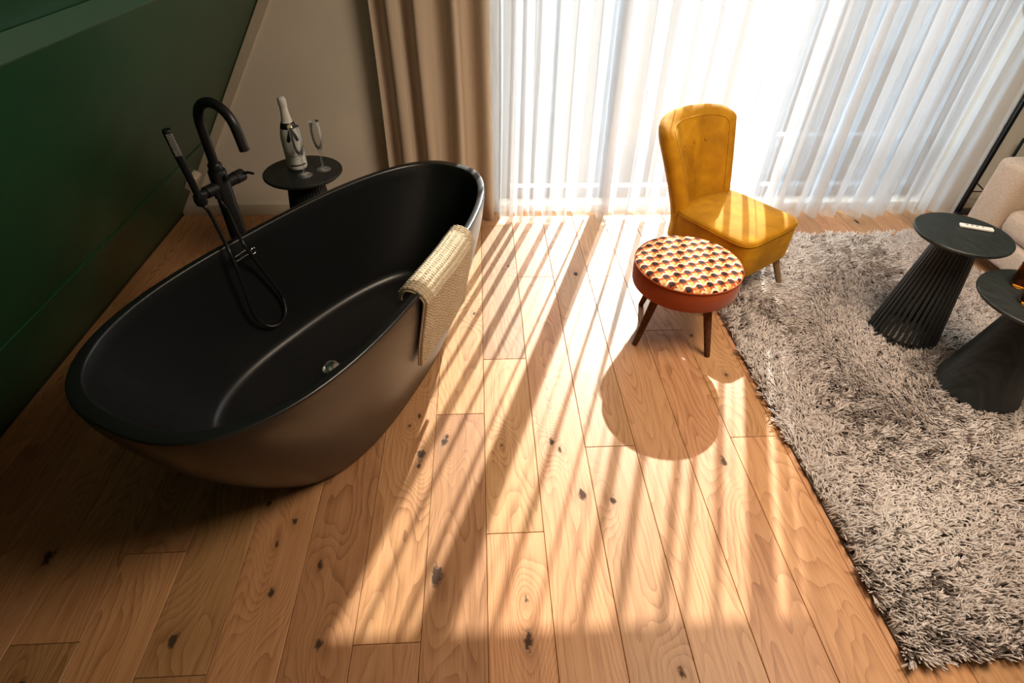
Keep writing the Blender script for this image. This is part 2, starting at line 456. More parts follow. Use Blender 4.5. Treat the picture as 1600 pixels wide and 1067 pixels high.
# planks: row seams and end joints as they lie in the room
PW = 0.1825; XB = -0.0105
known = {  # row index -> end joints (y)
    -6: [0.901], -5: [0.554, 2.25], -4: [-0.2, 1.75], -3: [0.20, 2.30], -2: [0.609, 2.55], -1: [-0.65, 1.426], 0: [-0.9, 0.921, 1.731, 2.876], 1: [0.35, 2.346],
    2: [-0.6, 1.25], 3: [0.05, 2.346], 4: [-1.2, 0.10, 1.9], 5: [-0.4, 1.274], 6: [0.493, 2.5]}
knots = [(-.156, 1.294, .020), (-.150, 1.315, .010), (-.238, 1.24, .022), (-.245, 1.19, .012), (.235, 1.279, .016), (.261, 1.243, .012), (.315, 1.053, .021), (.412, 1.025, .016),
         (-.158, .791, .030), (.099, .601, .022), (.101, .71, .011), (-.509, .836, .014), (-.468, .614, .014), (-.656, .914, .011),
         (-.621, .989, .013), (-.63, .764, .012), (-.861, .644, .018), (.838, 1.17, .018), (.476, 2.366, .017), (-.258, 1.422, .009), (-.29, 1.375, .008),
         (-.263, .668, .016), (-1.329, .901, .026), (.495, .501, .013), (-.72, 1.06, .012), (.05, 1.27, .009), (1.0, 1.6, .014), (.93, 1.86, .012), (-1.2, .55, .016), (-1.05, 1.2, .012),
         (-0.30, 1.12, .010), (.13, 2.45, .008), (-1.30, 2.3, .02), (2.25, 2.88, .02), (-.05, 2.05, .010)]
r0 = math.floor((XL - XB) / PW); r1 = math.ceil((XR - XB) / PW)
GAP = 0.0006
for r in range(r0, r1):
    xa, xb = XB + r * PW, XB + (r + 1) * PW
    if r in known: js = list(known[r])
    else:
        js = []; yy = Y0 + random.uniform(0.5, 2.0)
        while yy < Y1 - 0.3: js.append(yy); yy += random.uniform(1.7, 2.2)
    ys = [Y0] + sorted(js) + [Y1 + 0.2]
    xa = max(xa, XL - 0.05); xb = min(xb, XR + 0.05)
    for a, b in zip(ys[:-1], ys[1:]):
        cx_, cy_ = (xa + xb) / 2, (a + b) / 2
        hx, hy = (xb - xa) / 2 - GAP, (b - a) / 2 - GAP
        bv = 0.0014
        vs_ = [(-hx, -hy, -0.015), (hx, -hy, -0.015), (hx, hy, -0.015), (-hx, hy, -0.015),
               (-hx, -hy, -bv), (hx, -hy, -bv), (hx, hy, -bv), (-hx, hy, -bv),
               (-hx + bv, -hy + bv, 0), (hx - bv, -hy + bv, 0), (hx - bv, hy - bv, 0), (-hx + bv, hy - bv, 0)]
        fs = [(3, 2, 1, 0)] + [(i, (i + 1) % 4, 4 + (i + 1) % 4, 4 + i) for i in range(4)] + [(4 + i, 4 + (i + 1) % 4, 8 + (i + 1) % 4, 8 + i) for i in range(4)] + [(8, 9, 10, 11)]
        p = obj('plank', vs_, fs, M['oak'], floor, False, (cx_, cy_, 0))
        k = 0
        for (kx, ky, ks) in knots:
            if xa - 0.02 < kx < xb + 0.02 and a - 0.05 < ky < b + 0.05 and k < 4:
                p['knot%d' % k] = (kx - cx_, ky - cy_, ks); k += 1

# sloped green wall: a low panel, the main panel a little behind it, then a stepped-back upper panel
def slope_pt(s, off):          # s metres up the slope, off metres behind the face
    u = Vector((SL, 0, 1)).normalized(); n = Vector((1, 0, -SL)).normalized()
    return Vector((XL, 0, 0)) + u * s - n * off
LEN = math.sqrt(1 + SL * SL)
prof = [slope_pt(0.0, 0), slope_pt(0.475 * LEN, 0), slope_pt(0.475 * LEN, 0.004), slope_pt(1.302 * LEN, 0.004), slope_pt(1.302 * LEN, 0.042), slope_pt(ZC * LEN, 0.042)]
back = [slope_pt(ZC * LEN, 0.25), slope_pt(-0.05, 0.25)]
def extrude_profile(name, pr, y0, y1, material, mirror=False):
    n = len(pr); vs_ = []
    for y in (y0, y1):
        for p in pr: vs_.append((XL + XR - p.x if mirror else p.x, y, p.z))
    fs = [(i, (i + 1) % n, n + (i + 1) % n, n + i) for i in range(n)] + [tuple(range(n)), tuple(range(n, 2 * n))]
    bm = bmesh.new()
    bv_ = [bm.verts.new(v) for v in vs_]
    for f in fs: bm.faces.new([bv_[i] for i in f])
    return bm_obj(name, bm, material)
structure(extrude_profile('wall_left', prof + back, Y0, Y1, M['green']), 'sloping dark green glossy painted wall')
structure(extrude_profile('wall_right', prof + back, Y0, Y1, M['green'], True), 'sloping dark green wall behind the sofa')
M['green_lit'] = make_paint('green_ledge_light', (0.040, 0.098, 0.062), 0.35)  # lighter green stands in for window light on the ledge
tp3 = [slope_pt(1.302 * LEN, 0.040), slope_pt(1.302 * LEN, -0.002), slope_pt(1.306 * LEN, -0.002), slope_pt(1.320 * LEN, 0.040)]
structure(extrude_profile('trim_3', tp3, Y0, Y1, M['green_lit']), 'strip on the slope ledge, window light painted in as lighter green')
structure(box('baseboard_left', XL - 0.03, XL + 0.012, Y0, Y1, 0, 0.05, M['green2'], bevel=0.002))
xcl = XL + SL * ZC; xcr = XR - SL * ZC
structure(box('ceiling', xcl - 0.35, xcr + 0.35, Y0 - 0.1, Y1 + 0.25, ZC, ZC + 0.1, M['ceiling']))
structure(box('wall_back', XL - 0.3, XR + 0.3, Y0 - 0.15, Y0, -0.08, ZC + 0.1, M['white']))
# window wall with its opening
WX0, WX1, WZ0, WZ1 = 0.10, 2.78, 0.04, 1.88
bm = bmesh.new()
bbox(bm, XL - 0.4, WX0, Y1, Y1 + 0.2, -0.08, ZC + 0.1)
bbox(bm, WX1, XR + 0.4, Y1, Y1 + 0.2, -0.08, ZC + 0.1)
bbox(bm, WX0, WX1, Y1, Y1 + 0.2, WZ1, ZC + 0.1)
bbox(bm, WX0, WX1, Y1, Y1 + 0.2, -0.08, WZ0)
structure(bm_obj('wall_front', bm, M['white']), 'cream gable wall around the window')
structure(box('baseboard_front', XL + 0.015, WX0, Y1 - 0.014, Y1, 0, 0.068, M['whitetrim'], bevel=0.003))
structure(box('baseboard_right', WX1, XR - 0.06, Y1 - 0.014, Y1, 0, 0.068, M['whitetrim'], bevel=0.003))
# pale trim strip following the slope on the gable wall
tp = [Vector((XL + SL * z + dx, 0, z)) for z, dx in ((0.03, 0.0), (0.03, 0.052), (ZC, 0.052), (ZC, 0.0))]
structure(extrude_profile('trim_1', tp, Y1 - 0.012, Y1, M['whitetrim']))
# window frame and panes
win = box('window_1', WX0, WX1, Y1 + 0.09, Y1 + 0.15, WZ0, WZ0 + 0.07, M['frame'], bevel=0.004)
structure(win, 'tall glazed window behind the sheer curtain')
box('window_frame', WX0, WX1, Y1 + 0.09, Y1 + 0.15, WZ1 - 0.07, WZ1, M['frame'], win, 0.004)
mull = [WX0, 0.72, 1.66, WX1 - 0.07]
for xx in mull:
    box('mullion', xx, xx + 0.07, Y1 + 0.09, Y1 + 0.15, WZ0 + 0.07, WZ1 - 0.07, M['frame'], win, 0.004)
box('rail', mull[2] + 0.07, mull[3], Y1 + 0.09, Y1 + 0.15, 0.36, 0.42, M['frame'], win, 0.004)
for a, b in zip(mull[:-1], mull[1:]):
    box('pane', a + 0.07, b, Y1 + 0.118, Y1 + 0.122, WZ0 + 0.07, WZ1 - 0.07, M['pane'], win)
# outside: terrace and an added wall that shades its right half
structure(box('ground', -8, 12, Y1 + 0.2, 16, -0.25, -0.05, M['terrace']), 'grey terrace outside the window')
bm = bmesh.new()
for xa_, xb_, zh in ((3.35, 3.44, None), (3.44, 3.53, (3.92, 4.12)), (3.53, 3.89, None), (3.89, 3.96, (3.02, 3.24)), (3.96, 4.0, None), (4.0, 4.06, (3.12, 3.36)), (4.06, 12.0, None)):  # gaps shaped to let sun spots through to the sheer curtain
    if zh is None: bbox(bm, xa_, xb_, 7.1, 7.4, -0.05, 6.0)
    else:
        bbox(bm, xa_, xb_, 7.1, 7.4, -0.05, zh[0]); bbox(bm, xa_, xb_, 7.1, 7.4, zh[1], 6.0)
structure(bm_obj('wall_shade', bm, M['render']), 'added wall beyond the terrace, shading the right half, with gaps for sun spots')

# ------------------------------------------------------------------ bathtub
TUB = (-0.511, 1.653); TTH = R(62.6); TA, TB, TN, TE = 0.853, 0.381, 2.58, -0.193; TZ = 0.58
tub = thing('bathtub', 'large oval freestanding bathtub in matte black', 'bathtub', (TUB[0], TUB[1], 0), TTH)
SEG = 128
def tub_ring(a, b, z, n=TN, e=TE):
    out = []
    for k in range(SEG):
        t = 2 * math.pi * k / SEG; c, s = math.cos(t), math.sin(t)
        u = math.copysign(abs(c) ** (2 / n), c); v = math.copysign(abs(s) ** (2 / n), s)
        out.append((a * u, b * v * (1 + e * u), z))
    return out
def loft(rings, cap0=True, cap1=True):
    vs_ = [p for r_ in rings for p in r_]; n = len(rings[0]); fs = []
    for i in range(len(rings) - 1):
        for k in range(n):
            k2 = (k + 1) % n
            fs.append((i * n + k, i * n + k2, (i + 1) * n + k2, (i + 1) * n + k))
    if cap0: fs.append(tuple(reversed(range(n))))
    if cap1: fs.append(tuple(range((len(rings) - 1) * n, len(rings) * n)))
    return vs_, fs
rings = []
for i in range(15):                                   # outside, from the foot up to the lip
    t = i / 14; z = 0.022 + (TZ - 0.010 - 0.022) * t
    k = 1 - (1 - t) ** 1.55
    rings.append(tub_ring(0.575 + (TA - 0.575) * k, 0.262 + (TB - 0.262) * k, z))
for da, dz in ((0.001, 0.006), (0.003, 0.0093), (0.006, 0.010)):
    rings.append(tub_ring(TA - da, TB - da, TZ - 0.010 + dz))
for da, dz in ((0.036, 0.0), (0.039, -0.001), (0.042, -0.006)):
    rings.append(tub_ring(TA - da, TB - 0.006 - (da - 0.006) * 0.55, TZ + dz))
ia, ib = TA - 0.042, TB - 0.006 - 0.036 * 0.55
for i in range(1, 13):                                # inside wall
    t = i / 12; z = TZ - 0.007 - (TZ - 0.007 - 0.155) * t
    k = t ** 1.25
    rings.append(tub_ring(ia - (ia - 0.60) * k, ib - (ib - 0.298) * k, z))
for f, z in ((0.985, 0.138), (0.955, 0.125), (0.91, 0.118), (0.8, 0.114), (0.5, 0.110), (0.15, 0.108)):
    rings.append(tub_ring(0.60 * f, 0.298 - 0.60 * (1 - f) * 0.5 if f > 0.8 else 0.298 * f * 0.9, z))
v, f = loft(rings)
ob = obj('basin', v, f, M['tub'], tub); auto(ob, 60)
v, f = loft([tub_ring(0.535, 0.232, 0.0), tub_ring(0.535, 0.232, 0.024)])
auto(obj('plinth', v, f, M['black'], tub), 40)
dr = lathe_obj('drain', [(0.0, 0.0), (0.036, 0.0), (0.036, 0.004), (0.030, 0.006), (0.026, 0.003), (0.0, 0.003)], M['chrome'], tub, 32, (-0.103, 0.04, 0.1105), False, False)
dr['label'] = 'chrome drain ring'
pg = lathe_obj('plug', [(0.0, 0.010), (0.012, 0.012), (0.024, 0.018), (0.025, 0.021), (0.016, 0.024), (0.0, 0.025)], M['chrome'], dr, 32, (0, 0, 0), False, False)
pg.rotation_euler = (R(14), R(-10), 0)
def tub_local(px, py, vv):
    """point where the sight line meets the plane v = vv of the tub's long axis frame (world coordinates)"""
    d = ray(px, py); ax = Vector((-math.sin(TTH), math.cos(TTH), 0)); c0 = Vector((TUB[0], TUB[1], 0))
    return CAM_POS + d * ((vv - (CAM_POS - c0).dot(ax)) / d.dot(ax))
inv = (Matrix.Translation((TUB[0], TUB[1], 0)) @ Matrix.Rotation(TTH, 4, 'Z')).inverted()
ot = None
for (a, b) in (((367, 402), (387, 389)), ((369, 409), (390, 396))):
    pa, pb = inv @ tub_local(*a, 0.318), inv @ tub_local(*b, 0.318)
    o = tube('overflow_bar', [pa, pb], 0.0035, M['chrome'], tub, 10)
    o['label'] = 'thin chrome bar'
pc = inv @ tub_local(396, 392, 0.322)
ringp = [pc + Vector((0.011 * math.cos(a), 0, 0.011 * math.sin(a))) for a in np.linspace(0, 2 * math.pi, 25)]
tube('overflow_ring', ringp, 0.003, M['chrome'], tub, 8)

# ------------------------------------------------------------------ bath filler
FP = Vector((-0.945, 1.94, 0)); DD = Vector((0.888, -0.46, 0)); SS = Vector((0.46, 0.888, 0))
FR_ = math.atan2(DD.y, DD.x)
fau = thing('bath_filler', 'floor-standing matte black bath filler with arched spout and hand shower', 'faucet', FP, FR_)
# local: +x toward the tub, +y along the tub's long axis
lathe_obj('base_flange', [(0.055, 0), (0.055, 0.006), (0.050, 0.010), (0.034, 0.012)], M['black'], fau, 40)
lathe_obj('post', [(0.031, 0.010), (0.031, 0.752), (0.029, 0.757), (0.0, 0.758)], M['black'], fau, 40, None, True, False)
lathe_obj('spout_collar', [(0.024, 0.757), (0.024, 0.778), (0.019, 0.784)], M['black'], fau, 32)
sp = [(0, 0, 0.77), (0, 0, 0.83), (0, 0, 0.88), (0, 0, 0.915)]
for a in np.linspace(170, 10, 15):
    sp.append((0.082 + 0.082 * math.cos(R(a)), 0, 0.918 + 0.082 * math.sin(R(a))))
sp += [(0.169, 0, 0.890), (0.173, 0, 0.858)]
tube('spout', catmull(sp, 3), 0.0165, M['black'], fau, 20)
tube('mixer_body', [(0, -0.072, 0.70), (0, 0.062, 0.70)], 0.021, M['black'], fau, 28)
hd = tube('lever_hub', [(0, 0.063, 0.70), (0, 0.100, 0.70), (0, 0.104, 0.70)], [0.0225, 0.0225, 0.020], M['black'], fau, 28)
tube('lever', [(0.010, 0.092, 0.708), (0.035, 0.098, 0.716), (0.062, 0.100, 0.716)], [0.006, 0.005, 0.0045], M['black'], hd, 12)
tube('diverter', [(0.02, 0.0, 0.735), (0.045, 0.0, 0.735)], 0.010, M['black'], fau, 18)
hk = tube('shower_holder', [(0, -0.070, 0.70), (0.0, -0.100, 0.70)], [0.015, 0.018], M['black'], fau, 24)
v, f = lathe([(0.020, -0.016), (0.022, 0.0), (0.020, 0.016)], 24)
o = obj('holder_cup', v, f, M['black'], hk, True, (0.005, -0.104, 0.69)); auto(o, 40); o.rotation_euler = (R(6), R(4), 0)
sh = bpy.data.objects.new('hand_shower_axis', None)
bpy.data.objects.remove(sh)
hs_pts = [(0.005, -0.104, 0.665), (0.005, -0.106, 0.69), (0.003, -0.112, 0.78), (0.001, -0.119, 0.86), (0.0, -0.125, 0.935), (0.0, -0.1255, 0.941)]
hsw = tube('hand_shower', hs_pts, [0.008, 0.0115, 0.0125, 0.0145, 0.015, 0.013], M['black'], fau, 24)
# rows of pale nozzles on the face turned to the room
bm = bmesh.new()
for j in range(15):
    for i in range(-2, 3):
        z = 0.858 + j * 0.005
        t = (z - 0.86) / 0.075
        cy_ = -0.119 - 0.006 * t
        a = R(-30 + i * 17)
        p = Vector((0.0010 + 0.0150 * math.cos(a), cy_ + 0.0150 * math.sin(a), z))
        mm = Matrix.Translation(p) @ Matrix.Scale(0.0014, 4)
        bmesh.ops.create_icosphere(bm, subdivisions=1, radius=1.0, matrix=mm)
nz = bm_obj('nozzle_dots', bm, M['nozzle'], hsw, True); nz['kind'] = 'stuff'; nz['label'] = 'grid of tiny white shower nozzles'
# hose: down over the rim, loop on the tub wall and back up to the mixer
finv = (Matrix.Translation(FP) @ Matrix.Rotation(FR_, 4, 'Z')).inverted()
hp = [Vector((0.005, -0.103, 0.668)), Vector((0.020, -0.100, 0.64))]
hp += [finv @ at_z(352, 380, 0.602), ]
for q, vv in (((367, 412), 0.315), ((382, 452), 0.305), ((397, 491), 0.298), ((412, 506), 0.296), ((426, 510), 0.295), ((439, 504), 0.296), ((446, 489), 0.297), ((444, 472), 0.30), ((435, 454), 0.303), ((409, 420), 0.312)):
    hp.append(finv @ tub_local(q[0], q[1], vv))
hp += [finv @ at_z(378, 377, 0.602), Vector((0.045, -0.045, 0.625)), Vector((0.018, -0.040, 0.66)), Vector((0.012, -0.040, 0.682))]
path = catmull(hp, 26)
rad = [0.0058 + (0.0007 if i % 2 else -0.0003) for i in range(len(path))]
tube('hose', path, rad, M['black'], fau, 10)
tube('hose_nut', [hp[-1] + Vector((0, 0, -0.012)), hp[-1] + Vector((0, 0, 0.012))], 0.010, M['black'], fau, 16)

# ------------------------------------------------------------------ towel over the near rim
tw = thing('bath_towel', 'oatmeal chenille towel with ribbed rows draped over the tub rim', 'towel', (TUB[0], TUB[1], 0), TTH)
def rim_v(u, off):                                    # near side of the rim (negative v)
    un = u / TA
    return -(TB * (1 - min(abs(un), 0.999) ** TN) ** (1 / TN)) * (1 + TE * un) - off
def towel_mesh(u0, u1, din, dout):
    # cross-section runs from inside the tub, over the lip, down the outside
    path_ = []
    def sect(sv):                                     # sv in metres along the cloth, 0 on top of the lip
        rr_ = 0.034
        arc = rr_ * math.pi / 2
        if sv < -arc: return (rr_ + 0.014 + ( -sv - arc) * 0.10, -( -sv - arc), (1, 0))
        if sv > arc:
            q = sv - arc
            return (-rr_ + q * 0.16, -q, (-1, 0))
        a = sv / rr_
        return (-rr_ * math.sin(a) + (0.014 if sv < 0 else 0.014 * (1 - sv / arc)), rr_ * math.cos(a), (-math.sin(a), math.cos(a)))
    nu, nv = 280, 260
    P = []
    for i in range(nu):
        fu = i / (nu - 1)
        for j in range(nv):
            fv = j / (nv - 1)
            sv = -din + (din + dout) * fv
            u = u0 + (u1 - u0) * fu + 0.010 * math.sin(sv * 14 + 1) - 0.02 * fv * (fu - 0.5)
            o_, z_, nrm = sect(sv)
            cv = rim_v(u, -0.020)
            # rows of beads: along the border, running parallel to each edge; field has shorter vertical ribs
            edge = min(fu, 1 - fu) * (u1 - u0)
            if edge < 0.045: h = abs(math.sin(edge / 0.0130 * math.pi)) * (0.6 + 0.4 * abs(math.sin(sv / 0.012 * math.pi)))
            elif sv < 0.062: h = abs(math.sin(sv / 0.0130 * math.pi)) * (0.6 + 0.4 * abs(math.sin(u / 0.012 * math.pi)))
            else: h = abs(math.sin(u / 0.0130 * math.pi + 0.5 * math.sin(sv * 40))) * (0.5 + 0.5 * abs(math.sin(sv / 0.013 * math.pi + 1.2 * math.sin(u * 90))))
            h = 0.0068 * h + 0.0018 * random.random()
            P.append((u, cv + o_ + nrm[0] * (0.006 + h), TZ + 0.000 + z_ - 0.030 + nrm[1] * (0.006 + h) + 0.006 * math.sin(u * 30) * fv))
    n1 = len(P)
    for i in range(nu):                               # the smooth underside
        fu = i / (nu - 1)
        for j in range(nv):
            fv = j / (nv - 1); sv = -din + (din + dout) * fv
            u = u0 + (u1 - u0) * fu + 0.010 * math.sin(sv * 14 + 1) - 0.02 * fv * (fu - 0.5)
            o_, z_, nrm = sect(sv); cv = rim_v(u, -0.020)
            P.append((u, cv + o_ + nrm[0] * -0.002, TZ + z_ - 0.030 + nrm[1] * -0.002 + 0.006 * math.sin(u * 30) * fv))
    F = grid_faces(nu, nv)
    F += [(n1 + a, n1 + d, n1 + c, n1 + b) for (a, b, c, d) in grid_faces(nu, nv)]
    for i in range(nu - 1):
        for j in (0, nv - 1):
            a, b = i * nv + j, (i + 1) * nv + j
            F.append((a, b, n1 + b, n1 + a))
    for j in range(nv - 1):
        for i in (0, nu - 1):
            a, b = i * nv + j, i * nv + j + 1
            F.append((a, b, n1 + b, n1 + a))
    return P, F
v, f = towel_mesh(-0.085, 0.335, 0.060, 0.33)
o = obj('terry_cloth', v, f, M['towel'], tw)
hemv = [(p[0], p[1], p[2]) for p in v[len(v) // 2:len(v) // 2 + 260]]
hem = tube('bound_edge', hemv[::4], 0.0042, M['towel'], tw, 8)

# ------------------------------------------------------------------ slatted and solid side tables
def side_table(name, label, loc, rt, rs, rb, h, slatted, group=None, rz=0.0, nsl=34):
    t = thing(name, label, 'side table', loc, rz, group)
    lathe_obj('table_top', [(0.0, h - 0.016), (rt - 0.006, h - 0.016), (rt, h - 0.010), (rt, h - 0.003), (rt - 0.003, h), (0.0, h)], M['blackwood'], t, 72, None, False, False)
    lathe_obj('top_plate', [(rs + 0.006, h - 0.028), (rs + 0.006, h - 0.0165)], M['black'], t, 48)
    if slatted:
        lathe_obj('core', [(rs - 0.026, 0.20), (rs - 0.022, h - 0.03)], M['black'], t, 32)
        bm = bmesh.new()
        L = math.hypot(rb - rs, h - 0.03); 
        bbox(bm, -0.0065, 0.0065, -0.0060, 0.0060, 0, L, 0.002, 1)
        bmesh.ops.recalc_face_normals(bm, faces=bm.faces)
        me = bpy.data.meshes.new('slat'); bm.to_mesh(me); bm.free(); me.materials.append(M['blackwood'])
        tilt = math.atan2(rb - rs, h - 0.03)
        for k in range(nsl):
            a = 2 * math.pi * k / nsl
            s = bpy.data.objects.new('slat', me); COL.objects.link(s); s.parent = t
            s.matrix_local = Matrix.Rotation(a, 4, 'Z') @ Matrix.Translation((rb, 0, 0.002)) @ Matrix.Rotation(-tilt, 4, 'Y') @ Matrix.Rotation(math.pi / 2, 4, 'Z')
        lathe_obj('base_ring', [(rb - 0.016, 0.002), (rb - 0.008, 0.002), (rb - 0.010, 0.022), (rb - 0.018, 0.022), (rb - 0.016, 0.002)], M['black'], t, 48, None, False, False)
    else:
        prf = []
        for i in range(17):
            q = i / 16; prf.append((rb + (rs - rb) * q ** 0.92, 0.002 + (h - 0.03) * q))
        lathe_obj('cone_base', [(rb - 0.004, 0.0)] + prf, M['blackwood'], t, 72)
    return t
RUGZ = 0.022
T1 = side_table('slatted_side_table', 'round black side table with slatted cone base standing on the shag rug', (1.885, 1.825, RUGZ), 0.172, 0.068, 0.132, 0.508, True)
T2 = side_table('cone_side_table', 'round black side table on a solid flared cone base on the rug', (1.985, 1.475, RUGZ), 0.205, 0.060, 0.150, 0.435, False, rz=R(35))
T3 = side_table('slatted_side_table', 'round black side table behind the bathtub holding bottle and flutes', (-0.812, 2.45, 0), 0.174, 0.072, 0.135, 0.53, True, rz=R(20))

# remote control
rm = thing('remote_control', 'slim silver remote control lying on the slatted table', 'remote control', (1.955, 1.855, RUGZ + 0.508), R(-24))
box('shell', -0.058, 0.058, -0.013, 0.013, 0.0, 0.011, M['silver'], rm, 0.004, 3)
for k, bx in enumerate((-0.035, -0.018, 0.0, 0.02)):
    lathe_obj('button', [(0.0045, 0.0108), (0.0045, 0.0125), (0.003, 0.013)], M['grey'], rm, 16, (bx, 0, 0))
# amber tumblers
def tumbler(label, loc, r, h):
    t = thing('amber_tumbler', label, 'glass', loc, 0, 'amber glasses on the cone table')
    lathe_obj('bowl', [(0.0, 0.0), (r * 0.80, 0.0), (r * 0.9, 0.004), (r, 0.02), (r, h), (r - 0.003, h), (r - 0.004, 0.022), (r * 0.8, 0.012), (0.0, 0.011)], M['amber'], t, 48, None, False, False, 60)
    return t
tumbler('larger amber glass tumbler at the far side of the cone table', (1.961, 1.566, RUGZ + 0.4352), 0.036, 0.085)
tumbler('smaller amber glass tumbler nearer the front of the cone table', (1.904, 1.462, RUGZ + 0.4352), 0.030, 0.055)

# ------------------------------------------------------------------ bottle and flutes
ZT3 = 0.5302
bl = at_z(466, 262, ZT3)
bt = thing('champagne_bottle', 'white champagne bottle with black neck ribbon and foil on the round table', 'bottle', (bl.x, bl.y, ZT3), R(27))
lathe_obj('body', [(0.0, 0.004), (0.030, 0.0), (0.040, 0.004), (0.0435, 0.012), (0.044, 0.11), (0.0435, 0.140), (0.041, 0.158), (0.036, 0.178), (0.029, 0.198), (0.0225, 0.214), (0.019, 0.228)], M['bottle'], bt, 56, None, False, True, 60)
lathe_obj('neck_foil', [(0.0232, 0.212), (0.0196, 0.228), (0.0172, 0.250), (0.0160, 0.268), (0.0165, 0.274), (0.0182, 0.277), (0.0182, 0.290), (0.0175, 0.298), (0.0165, 0.306), (0.012, 0.311), (0.0, 0.312)], M['foil'], bt, 48, None, True, False, 50)
lathe_obj('neck_ribbon', [(0.0345, 0.184), (0.0335, 0.188), (0.0285, 0.2035), (0.0260, 0.208), (0.024, 0.208)], M['ribbon'], bt, 48, None, False, False, 50)
def wrap_patch(name, pts, roff, material, parent, prof_r):
    """polygon in (arc metres, z) wrapped onto the bottle at front (-y)"""
    vs_ = []
    for (s, z) in pts:
        r_ = prof_r(z) + roff; a = -math.pi / 2 + s / r_
        vs_.append((r_ * math.cos(a), r_ * math.sin(a), z))
    return obj(name, vs_, [tuple(range(len(pts)))], material, parent, False)
def prof_r(z):
    T = [(0.0, 0.042), (0.012, 0.0435), (0.14, 0.0435), (0.158, 0.041), (0.178, 0.036), (0.198, 0.029), (0.214, 0.0225), (0.3, 0.018)]
    for (z0, r0_), (z1, r1_) in zip(T[:-1], T[1:]):
        if z0 <= z <= z1: return r0_ + (r1_ - r0_) * (z - z0) / (z1 - z0)
    return 0.018
for sgn in (-1, 1):
    bm = bmesh.new(); N = 6
    rows = []
    for i in range(N + 1):
        q = i / N; z = 0.185 - 0.048 * q
        cs = sgn * (0.004 + 0.016 * q); w_ = 0.004 + 0.004 * min(q * 1.6, 1)
        tip = 0.006 if i == N else 0
        row = []
        for s in (-w_, 0, w_):
            zz = z - (0.006 if (s == 0 and i == N) else 0)
            r_ = prof_r(zz) + 0.0012; a = -math.pi / 2 + (cs + s) / r_
            row.append(bm.verts.new((r_ * math.cos(a), r_ * math.sin(a), zz)))
        rows.append(row)
    for i in range(N):
        for j in range(2): bm.faces.new((rows[i][j], rows[i][j + 1], rows[i + 1][j + 1], rows[i + 1][j]))
    bm_obj('ribbon_tail', bm, M['ribbon'], bt, True)
v, f = lathe([(0.0, 0.0), (0.011, 0.0), (0.011, 0.002), (0.008, 0.003), (0.0, 0.003)], 28, False, False)
o = obj('seal', v, f, M['gold'], bt, True, (0, -0.0335, 0.194)); o.rotation_euler = (R(62), 0, 0); auto(o, 40)
def band(name, z0, z1, a0, a1, material, roff=0.0008):
    vs_, fs = [], []; n = 24
    for i in range(n + 1):
        a = -math.pi / 2 + R(a0 + (a1 - a0) * i / n)
        for z in (z0, z1):
            r_ = prof_r(z) + roff; vs_.append((r_ * math.cos(a), r_ * math.sin(a), z))
    for i in range(n): fs.append((2 * i, 2 * i + 2, 2 * i + 3, 2 * i + 1))
    return obj(name, vs_, fs, material, bt)
band('label_bar', 0.024, 0.030, -48, 48, M['ribbon'])
band('label_rule', 0.0855, 0.0865, -60, 60, M['ink'])
def wrapped_text(txt, size, z, parent, material):
    cu = bpy.data.curves.new('lettering', 'FONT'); cu.body = txt; cu.size = size; cu.align_x = 'CENTER'; cu.resolution_u = 2
    to = bpy.data.objects.new('lettering_tmp', cu); COL.objects.link(to)
    dg = bpy.context.evaluated_depsgraph_get()
    me = bpy.data.meshes.new_from_object(to.evaluated_get(dg)); bpy.data.objects.remove(to)
    for vv in me.vertices:
        s, zz = vv.co.x, z + vv.co.y
        r_ = prof_r(zz) + 0.0009; a = -math.pi / 2 + s / r_
        vv.co = (r_ * math.cos(a), r_ * math.sin(a), zz)
    me.name = 'lettering'; me.materials.clear(); me.materials.append(material)
    o = bpy.data.objects.new('lettering', me); COL.objects.link(o); o.parent = parent; return o
wrapped_text('MO\u00cbT & CHANDON', 0.0085, 0.066, bt, M['ink'])
wrapped_text('ICE', 0.007, 0.053, bt, M['ink'])

def flute(label, px, py):
    p = at_z(px, py, ZT3)
    t = thing('champagne_flute', label, 'glass', (p.x, p.y, ZT3), 0, 'champagne flutes on the round table')
    lathe_obj('glass_body', [(0.0, 0.0), (0.031, 0.0), (0.0325, 0.0012), (0.030, 0.0028), (0.011, 0.0055), (0.0055, 0.010), (0.0042, 0.025), (0.0040, 0.070), (0.0055, 0.086),
                       (0.010, 0.094), (0.0175, 0.110), (0.0225, 0.132), (0.0243, 0.155), (0.0238, 0.185), (0.0218, 0.216), (0.0212, 0.217),
                       (0.0204, 0.216), (0.0222, 0.185), (0.0227, 0.155), (0.0209, 0.132), (0.0160, 0.111), (0.0085, 0.0975), (0.0, 0.0955)], M['glass'], t, 44, None, False, False, 60)
    return t
flute('empty champagne flute standing in front of the white bottle', 477, 274)
flute('empty champagne flute standing to the right of the white bottle', 506, 265)

